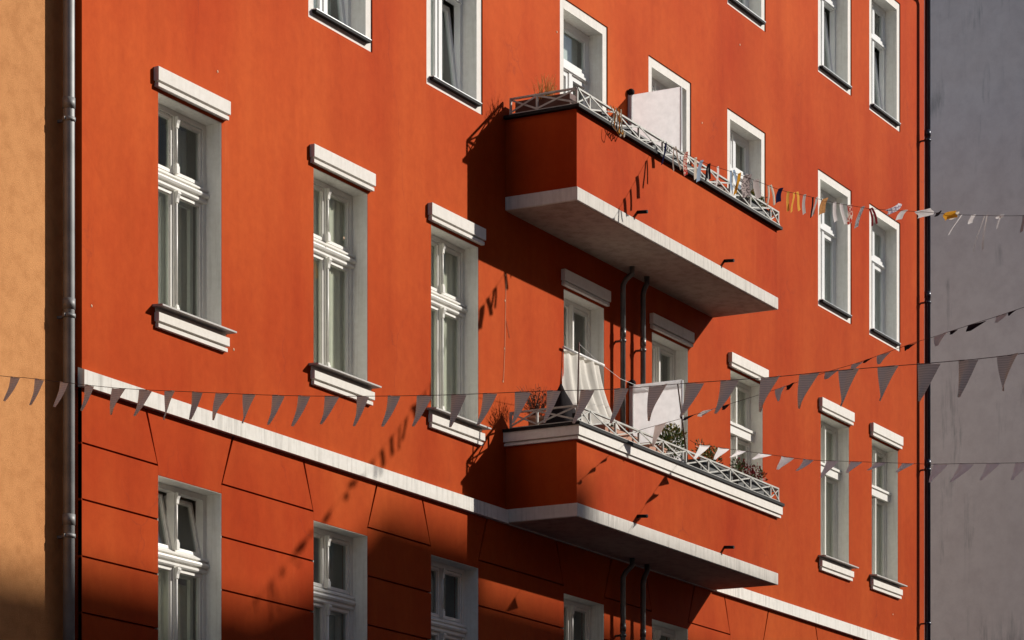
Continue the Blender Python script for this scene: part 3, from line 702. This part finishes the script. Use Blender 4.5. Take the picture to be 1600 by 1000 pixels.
# 4: colourful strips of cloth tied to the upper balcony
S5 = [(12.40, -0.93, 11.12), (12.369, -0.97, 11.10), (12.312, -1.059, 11.033), (12.207, -1.366, 10.848), (12.119, -1.618, 10.695), (12.023, -1.898, 10.554), (11.938, -2.145, 10.437), (11.813, -2.506, 10.251), (11.697, -2.842, 10.078), (11.567, -3.22, 9.927), (11.439, -3.592, 9.772), (11.312, -3.957, 9.641), (11.219, -4.228, 9.553), (11.006, -4.846, 9.391), (10.798, -5.447, 9.226), (10.54, -6.197, 9.058), (10.318, -6.841, 8.958), (9.6, -8.9, 8.85), (8.0, -13.6, 9.4), (5.9, FARY, 11.2)]
t5, c5, o5 = bunting(S5, 'line of mixed coloured cloth strips tied to the upper balcony railing and running right', 0.0028)
def strip_mesh(wd, h, lean, curl, seed, mat, split=False):
    rnd = random.Random(seed); mb = MB(); ph = rnd.uniform(0, 6); rows = 7
    def one(x0, x1, ln):
        vs_ = []
        for j in range(rows+1):
            t = j/rows
            vs_.append([mb.bm.verts.new((x0+(x1-x0)*u + lean*t*h + ln*t*h + 0.10*wd*math.sin(t*5+ph), curl*h*0.4*math.sin(t*3+ph) + 0.12*wd*math.sin(u*4+ph), -h*t*(1-0.06*u))) for u in (0, .33, .66, 1)])
        for j in range(rows):
            for i in range(3):
                f = mb.bm.faces.new((vs_[j][i], vs_[j][i+1], vs_[j+1][i+1], vs_[j+1][i])); f.smooth = True
    if split: one(0, wd*0.45, -0.14); one(wd*0.5, wd, 0.14)
    else: one(0, wd, 0)
    return mb.mesh('cloth_strip', mat)
CM = {}
def cm(name, col, col2=None, tr=0.45):
    if name not in CM: CM[name] = cloth_mat(name, col, tr, col2=col2)
    return CM[name]
navy = lambda: cm('navy_cloth', (0.012, 0.014, 0.05)); creamc = lambda: cm('cream_cloth', (0.72, 0.66, 0.55)); white_ = lambda: cm('white_cloth', (0.78, 0.76, 0.74))
blue = lambda: cm('light_blue_cloth', (0.36, 0.48, 0.62)); mus = lambda: cm('mustard_cloth', (0.60, 0.29, 0.03)); yel = lambda: cm('yellow_cloth', (0.80, 0.42, 0.08))
lace = lambda: cm('grey_lace_cloth', (0.16, 0.14, 0.14), (0.55, 0.5, 0.48)); redp = lambda: cm('red_patterned_cloth', (0.45, 0.04, 0.03), (0.7, 0.55, 0.45)); brown_ = lambda: cm('taupe_cloth', (0.38, 0.31, 0.26))
grey_ = lambda: cm('grey_patterned_cloth', (0.24, 0.24, 0.25), (0.4, 0.4, 0.42)); tan = lambda: cm('tan_cloth', (0.50, 0.26, 0.10), (0.40, 0.2, 0.08)); mar = lambda: cm('maroon_cloth', (0.16, 0.015, 0.02)); blk_ = lambda: cm('black_cloth', (0.015, 0.012, 0.014))
lil = lambda: cm('lilac_cloth', (0.30, 0.25, 0.36), (0.75, 0.72, 0.75)); paleg = lambda: cm('pale_grey_cloth', (0.50, 0.46, 0.44))
for x, wp, hpx, mt, lean, split, roll in ((1037, 7, 34, navy, -.1, False, 0), (1050, 6, 38, brown_, .12, True, 0), (1068, 8, 36, redp, -.1, False, 0), (1083, 5, 34, creamc, 0, False, 0), (1094, 7, 33, blue, -.2, False, 0), (1107, 6, 26, blk_, -.15, True, 0),
        (1119, 6, 30, white_, -.1, False, 0), (1138, 9, 32, blue, .25, True, 0), (1151, 8, 32, mus, -.25, False, 0), (1160, 14, 38, lace, .05, False, 0), (1178, 9, 30, paleg, 0, False, 0), (1200, 7, 32, creamc, 0, True, 0), (1215, 10, 23, navy, -.12, False, 0),
        (1230, 4, 32, yel, 0, False, 0), (1237, 10, 30, yel, 0, True, 0), (1254, 6, 32, paleg, .05, False, 0), (1268, 3, 32, blk_, -.1, False, 0), (1272, 8, 30, paleg, -.05, False, 0), (1284, 14, 22, tan, -.6, False, 0), (1300, 6, 34, white_, .18, False, 0), (1312, 5, 33, white_, .15, False, 0),
        (1325, 8, 31, redp, -.05, False, 0), (1343, 8, 34, grey_, -.22, False, 0), (1359, 9, 27, mar, .1, True, 0), (1386, 22, 9, lil, 0, False, -.3), (1408, 10, 14, white_, -.8, False, 0), (1433, 22, 11, white_, 0, False, -.1), (1461, 14, 6, blk_, 0, False, 0), (1476, 22, 12, mus, 0, False, 0), (1484, 16, 9, creamc, 0, False, 0),
        (1500, 4, 30, white_, -.75, False, 0), (1516, 8, 14, white_, -.3, False, 0), (1535, 7, 56, paleg, -.22, True, 0), (1556, 13, 5, white_, 0, False, 0), (1562, 3, 20, white_, -.3, False, 0), (1596, 6, 26, paleg, -.1, False, 0)):
    q = c5.dist(y_of_px(x, (12.35, -.95), -0.345)); ppm = 129 + (x-1100)*0.028
    me = strip_mesh(wp/ppm*1.12, hpx/ppm, lean, 0.12, x, mt(), split)
    hang(t5, c5, o5, q, 0.1, me, yaw=random.uniform(-.3, .3), pitch=random.uniform(-.15, .15), name='cloth_strip', roll=roll, plumb=True)

# ------------------------------------------------------------------ things on the balconies
def side_screen(x, ztop, zbot, label, bar=False):
    t = thing('side_screen', label, 'screen', (x, 0, zbot), 'white side screens on the balconies')
    h = ztop - zbot
    build(MB().box(-0.004, 0.004, -0.73, -0.05, 0, h), 'fabric', M['screen'], t)
    build(MB().box(-0.02, 0.02, -0.05, -0.002, 0, h+0.02), 'wall_cassette', M['plastic'], t)
    build(MB().sphere((0, -0.035, h+0.035), 0.048, 2), 'end_cap', M['black_cloth'], t)
    build(MB().tube([(0.0, -0.735, 0), (0.0, -0.735, h)], 0.014, 8), 'pull_bar', M['plastic'], t)
    if bar: build(MB().box(-0.02, 0.02, -0.73, -0.06, h-0.09, h+0.005), 'top_bar', M['screen'], t)
side_screen(13.454, 12.10, 10.0, 'tall white fabric side screen above the upper balcony railing')
side_screen(13.49, 8.42, 6.34, 'white side screen with a thick top edge on the lower balcony', True)
# draped sheet
def drape():
    mb = MB(); nu, nv = 26, 18; vs_ = []
    TL, TR = Vector((11.62, -0.035, 8.52)), Vector((12.56, -0.035, 8.52)); BL, BR = Vector((11.30, -0.45, 7.30)), Vector((12.92, -0.55, 7.24))
    for j in range(nv+1):
        v = j/nv; row = []
        for i in range(nu+1):
            u = i/nu; p = TL.lerp(TR, u).lerp(BL.lerp(BR, u), v)
            p.y = TL.y + (p.y - TL.y)*v**0.9; p.x += 0.06*math.sin(math.pi*v)
            f = 0.016 + 0.05*v
            p.y += f*math.sin(u*30 + 2*v) + 0.02*math.sin(u*13+4*v) + 0.02
            p.z -= 0.10*math.sin(math.pi*v)*(0.6+0.4*math.sin(u*9))
            p.x += 0.02*math.sin(u*24+v*3)*v
            row.append(mb.bm.verts.new(p - Vector((12, -0.4, 7.3))))
        vs_.append(row)
    for j in range(nv):
        for i in range(nu):
            f = mb.bm.faces.new((vs_[j][i], vs_[j+1][i], vs_[j+1][i+1], vs_[j][i+1])); f.smooth = True
    return mb
dr = thing('sun_sail', 'cream sheet slung from the balcony door down to the lower railing', 'sun sail', (12, -0.4, 7.3))
build(drape(), 'sheet', M['sheet'], dr)
build(MB().tube([(-0.42, 0.365, 1.22), (0.68, 0.365, 1.22)], 0.016, 8), 'hanging_rod', M['plastic'], dr)
pl = thing('pole', 'slim upright pole at the left corner of the lower balcony', 'pole', (10.24, -0.90, 7.27))
build(MB().tube([(0, 0, -0.3), (0.06, 0, 0.95)], 0.013, 8, 0.009), 'shaft', M['brown'], pl)
build(MB().box(-0.04, 0.04, -0.04, 0.04, 0.0, 0.11), 'clamp', M['dark_metal_and_shade'], pl)
p2 = thing('pole', 'leaning slim pole in front of the white screen on the lower balcony', 'pole', (13.30, -0.90, 7.40))
build(MB().tube([(0, 0, -0.1), (-0.30, 0, 0.86)], 0.012, 8, 0.009), 'shaft', M['twig'], p2)
build(MB().tube([(-0.19, -0.0, 0.46), (-0.25, -0.02, 0.455)], 0.014, 6), 'hook', M['dark_metal_and_shade'], p2)
cl = thing('clothesline', 'thin white line from the upright pole to the side screen', 'clothesline', (10.30, -0.90, 8.20))
build(MB().tube([(0, 0, 0), (0.8, 0.15, -0.03), (1.7, 0.30, -0.04), (3.17, 0.55, 0.10)], 0.0026, 5), 'cord', M['plastic'], cl)
# plants
def foliage(mb, c, rx, ry, rz, n, ln, wd):
    for _ in range(n):
        while True:
            p = Vector((random.uniform(-1, 1), random.uniform(-1, 1), random.uniform(-1, 1)))
            if p.length <= 1: break
        d = Vector((p.x, p.y, p.z+0.5)) + Vector((random.uniform(-.7, .7), random.uniform(-.7, .7), random.uniform(-.4, .7)))
        mb.leaf((c[0]+p.x*rx, c[1]+p.y*ry, c[2]+p.z*rz), d, ln*random.uniform(.6, 1.3), wd*random.uniform(.6, 1.2))
    return mb
def stems(mb, c, r, n, h, spread, th=0.004):
    for _ in range(n):
        a = random.uniform(0, 6.28); q = random.uniform(0, r); hh = h*random.uniform(.5, 1.1)
        x, y = c[0]+q*math.cos(a), c[1]+q*math.sin(a)
        dx, dy = random.uniform(-spread, spread), random.uniform(-spread, spread)
        mb.tube([(x, y, c[2]), (x+dx*.4, y+dy*.4, c[2]+hh*.55), (x+dx, y+dy, c[2]+hh)], th, 4, th*0.5)
    return mb
def planter(x, y, z, L, D, H, label, mats, n, hgt=0.14, mat='planter', along='x', stemsn=20, name='window_box_planter'):
    t = thing(name, label, 'planter', (x, y, z))
    lx, ly = (L/2, D/2) if along == 'x' else (D/2, L/2)
    mb = MB(); a = 0.012
    mb.box(-lx, lx, -ly, -ly+a, 0, H); mb.box(-lx, lx, ly-a, ly, 0, H); mb.box(-lx, -lx+a, -ly+a, ly-a, 0, H); mb.box(lx-a, lx, -ly+a, ly-a, 0, H); mb.box(-lx+a, lx-a, -ly+a, ly-a, 0, H-0.03)
    build(mb, 'trough', M[mat], t)
    if stemsn: build(stems(MB(), (0, 0, H-0.03), 0.0, 1, hgt, 0.02), 'stem', M['twig'], t)
    for mk, frac in mats:
        fb = MB()
        k = max(1, int(n*frac))
        for _ in range(max(1, k//28)):
            cxx = random.uniform(-lx*0.85, lx*0.85); cyy = random.uniform(-ly*0.6, ly*0.6)
            foliage(fb, (cxx, cyy, H+hgt*random.uniform(.25, .6)), 0.07, 0.07, hgt*0.55, 28, 0.045, 0.024)
        build(fb, 'foliage', M[mk], t)
    return t
planter(10.33, -0.45, 10.93, 0.72, 0.18, 0.19, 'dark brown planter behind the side railing of the upper balcony', (('leaf', .2),), 30, 0.05, mat='brown', along='y', stemsn=0)
g = thing('grass_tuft', 'dry straw-coloured grass tuft above the upper balcony side railing', 'plant', (10.33, -0.45, 11.09))
build(stems(MB(), (0, 0, 0), 0.12, 60, 0.30, 0.10, 0.0035), 'blades', M['straw'], g)
rb = thing('ribbon', 'yellow and cream ribbons tangled in the upper balcony railing', 'ribbon', (11.05, -0.965, 10.95))
for k in range(5):
    x0 = -0.10+0.05*k
    pts = [(x0, -0.02-0.01*k, 0.19), (x0+0.05, -0.04, 0.08+0.02*(k % 2)), (x0+0.02*k, -0.035, -0.03), (x0+0.10, -0.05, -0.09-0.02*(k % 3)), (x0+0.16, -0.03, -0.03)]
    build(MB().tube(smooth(pts, 4), 0.008, 4), 'ribbon_loop', yel() if k % 2 else creamc(), rb)
build(MB().tube(smooth([(-0.10, -0.10, -0.02), (-0.10, -0.11, -0.12), (-0.03, -0.11, -0.15), (0.0, -0.1, -0.05)], 4), 0.006, 4), 'ribbon_loop', blk_(), rb)
planter(15.55, -0.80, 10.95, 0.78, 0.2, 0.16, 'planter with green and yellow plants at the right end of the upper balcony', (('leaf', .6), ('leaf_yellow', .4)), 420, 0.17)
planter(13.10, -0.80, 10.93, 1.6, 0.18, 0.15, 'low planter in the middle of the upper balcony behind the railing', (('leaf', .3), ('twig', .3)), 140, 0.10)
planter(11.5, -0.80, 10.93, 1.2, 0.18, 0.15, 'dark planter behind the upper railing beside the balcony door', (('leaf', .3), ('twig', .3)), 90, 0.07)
tr = thing('wire_trellis', 'small arched grey wire trellis at the right end of the upper balcony', 'trellis', (15.35, -0.82, 10.95))
arc = [(0.14*math.cos(a), 0, 0.38+0.14*math.sin(a)) for a in [math.pi*k/10 for k in range(11)]]
build(MB().tube([(0.14, 0, 0)]+arc+[(-0.14, 0, 0)], 0.005, 5), 'arch', M['zinc'], tr)
for k in range(5): build(MB().tube([(-0.14, 0, 0.1+k*0.08), (0.14, 0, 0.1+k*0.08)], 0.003, 4), 'rung', M['zinc'], tr)
# lower balcony plants
pt = thing('potted_plant', 'pale terracotta pot with a twiggy plant at the left end of the lower balcony', 'potted plant', (10.33, -0.32, 7.20))
build(MB().tube([(0, 0, 0), (0, 0, 0.17), (0, 0, 0.171), (0, 0, 0.21)], 0.085, 14, 0.115), 'pot', M['terracotta'], pt)
build(stems(MB(), (0, 0, 0.2), 0.07, 90, 0.34, 0.19, 0.003), 'twigs', M['twig'], pt)
build(foliage(MB(), (0, 0, 0.38), 0.18, 0.18, 0.17, 260, 0.03, 0.016), 'foliage', M['twig'], pt)
cv = thing('covered_furniture', 'pointed black cover over balcony furniture beside the corner pole', 'cover', (10.58, -0.52, 6.33))
def cone():
    mb = MB(); n = 18; rings = []
    for j, (z, r) in enumerate(((0, .26), (0.9, .25), (1.1, .20), (1.3, .11), (1.42, .045), (1.50, .01))):
        rings.append([mb.bm.verts.new((r*(1+0.10*math.sin(5*a+j))*math.cos(a), r*(1+0.10*math.sin(5*a+j))*math.sin(a), z)) for a in [2*math.pi*k/n for k in range(n)]])
    for j in range(len(rings)-1):
        for k in range(n): f = mb.bm.faces.new((rings[j][k], rings[j][(k+1) % n], rings[j+1][(k+1) % n], rings[j+1][k])); f.smooth = True
    mb.bm.faces.new(rings[-1]); return mb
build(cone(), 'cover', M['black_cloth'], cv)
bs = thing('potted_shrub', 'yellow-green potted shrub in front of the white screen on the lower balcony', 'shrub', (13.35, -0.62, 6.33))
build(MB().tube([(0, 0, 0), (0, 0, 0.95)], 0.10, 14, 0.14), 'pot', M['terracotta'], bs)
build(stems(MB(), (0, 0, 0.9), 0.05, 14, 0.40, 0.12, 0.005), 'stem', M['twig'], bs)
build(foliage(MB(), (0.02, 0, 1.28), 0.19, 0.17, 0.22, 420, 0.055, 0.030), 'foliage', M['leaf'], bs)
build(foliage(MB(), (0.06, -0.02, 1.34), 0.17, 0.15, 0.18, 240, 0.05, 0.028), 'foliage', M['leaf_yellow'], bs)
planter(14.20, -0.80, 7.30, 1.0, 0.18, 0.16, 'dark planter with yellow and dark red flowers in the middle of the lower balcony', (('leaf', .45), ('leaf_yellow', .35), ('leaf_red', .25)), 520, 0.24)
planter(15.40, -0.80, 7.30, 1.05, 0.18, 0.16, 'dark planter with dark red flowers at the right end of the lower balcony', (('leaf', .55), ('leaf_red', .6)), 520, 0.24)
planter(11.45, -0.80, 7.26, 0.9, 0.18, 0.14, 'planter behind the lower balcony railing below the cream sheet', (('leaf', .2), ('twig', .2)), 60, 0.06, mat='terracotta')
# household clutter behind the railings
for bx, bz, nm, lab, mt in ((11.95, 10.93, 'storage_crate', 'grey crate behind the upper railing left of the white side screen', 'zinc_dark'),
                            (14.35, 10.93, 'storage_crate', 'brown crate behind the upper railing right of the white side screen', 'brown'),
                            (12.45, 7.26, 'storage_crate', 'pinkish crate behind the lower railing left of the white side screen', 'terracotta')):
    t = thing(nm, lab, 'crate', (bx, -0.80, bz))
    mb = MB(); L, D, H = 0.24, 0.09, 0.14
    mb.box(-L, L, -D, D, 0, 0.012); mb.box(-L, L, -D, -D+0.012, 0.012, H); mb.box(-L, L, D-0.012, D, 0.012, H)
    mb.box(-L, -L+0.012, -D+0.012, D-0.012, 0.012, H); mb.box(L-0.012, L, -D+0.012, D-0.012, 0.012, H)
    build(mb, 'body', M[mt], t, bevel=0.002)
    build(MB().box(-L-0.008, L+0.008, -D-0.008, -D, H-0.02, H+0.004).box(-L-0.008, L+0.008, D, D+0.008, H-0.02, H+0.004), 'rim', M[mt], t)
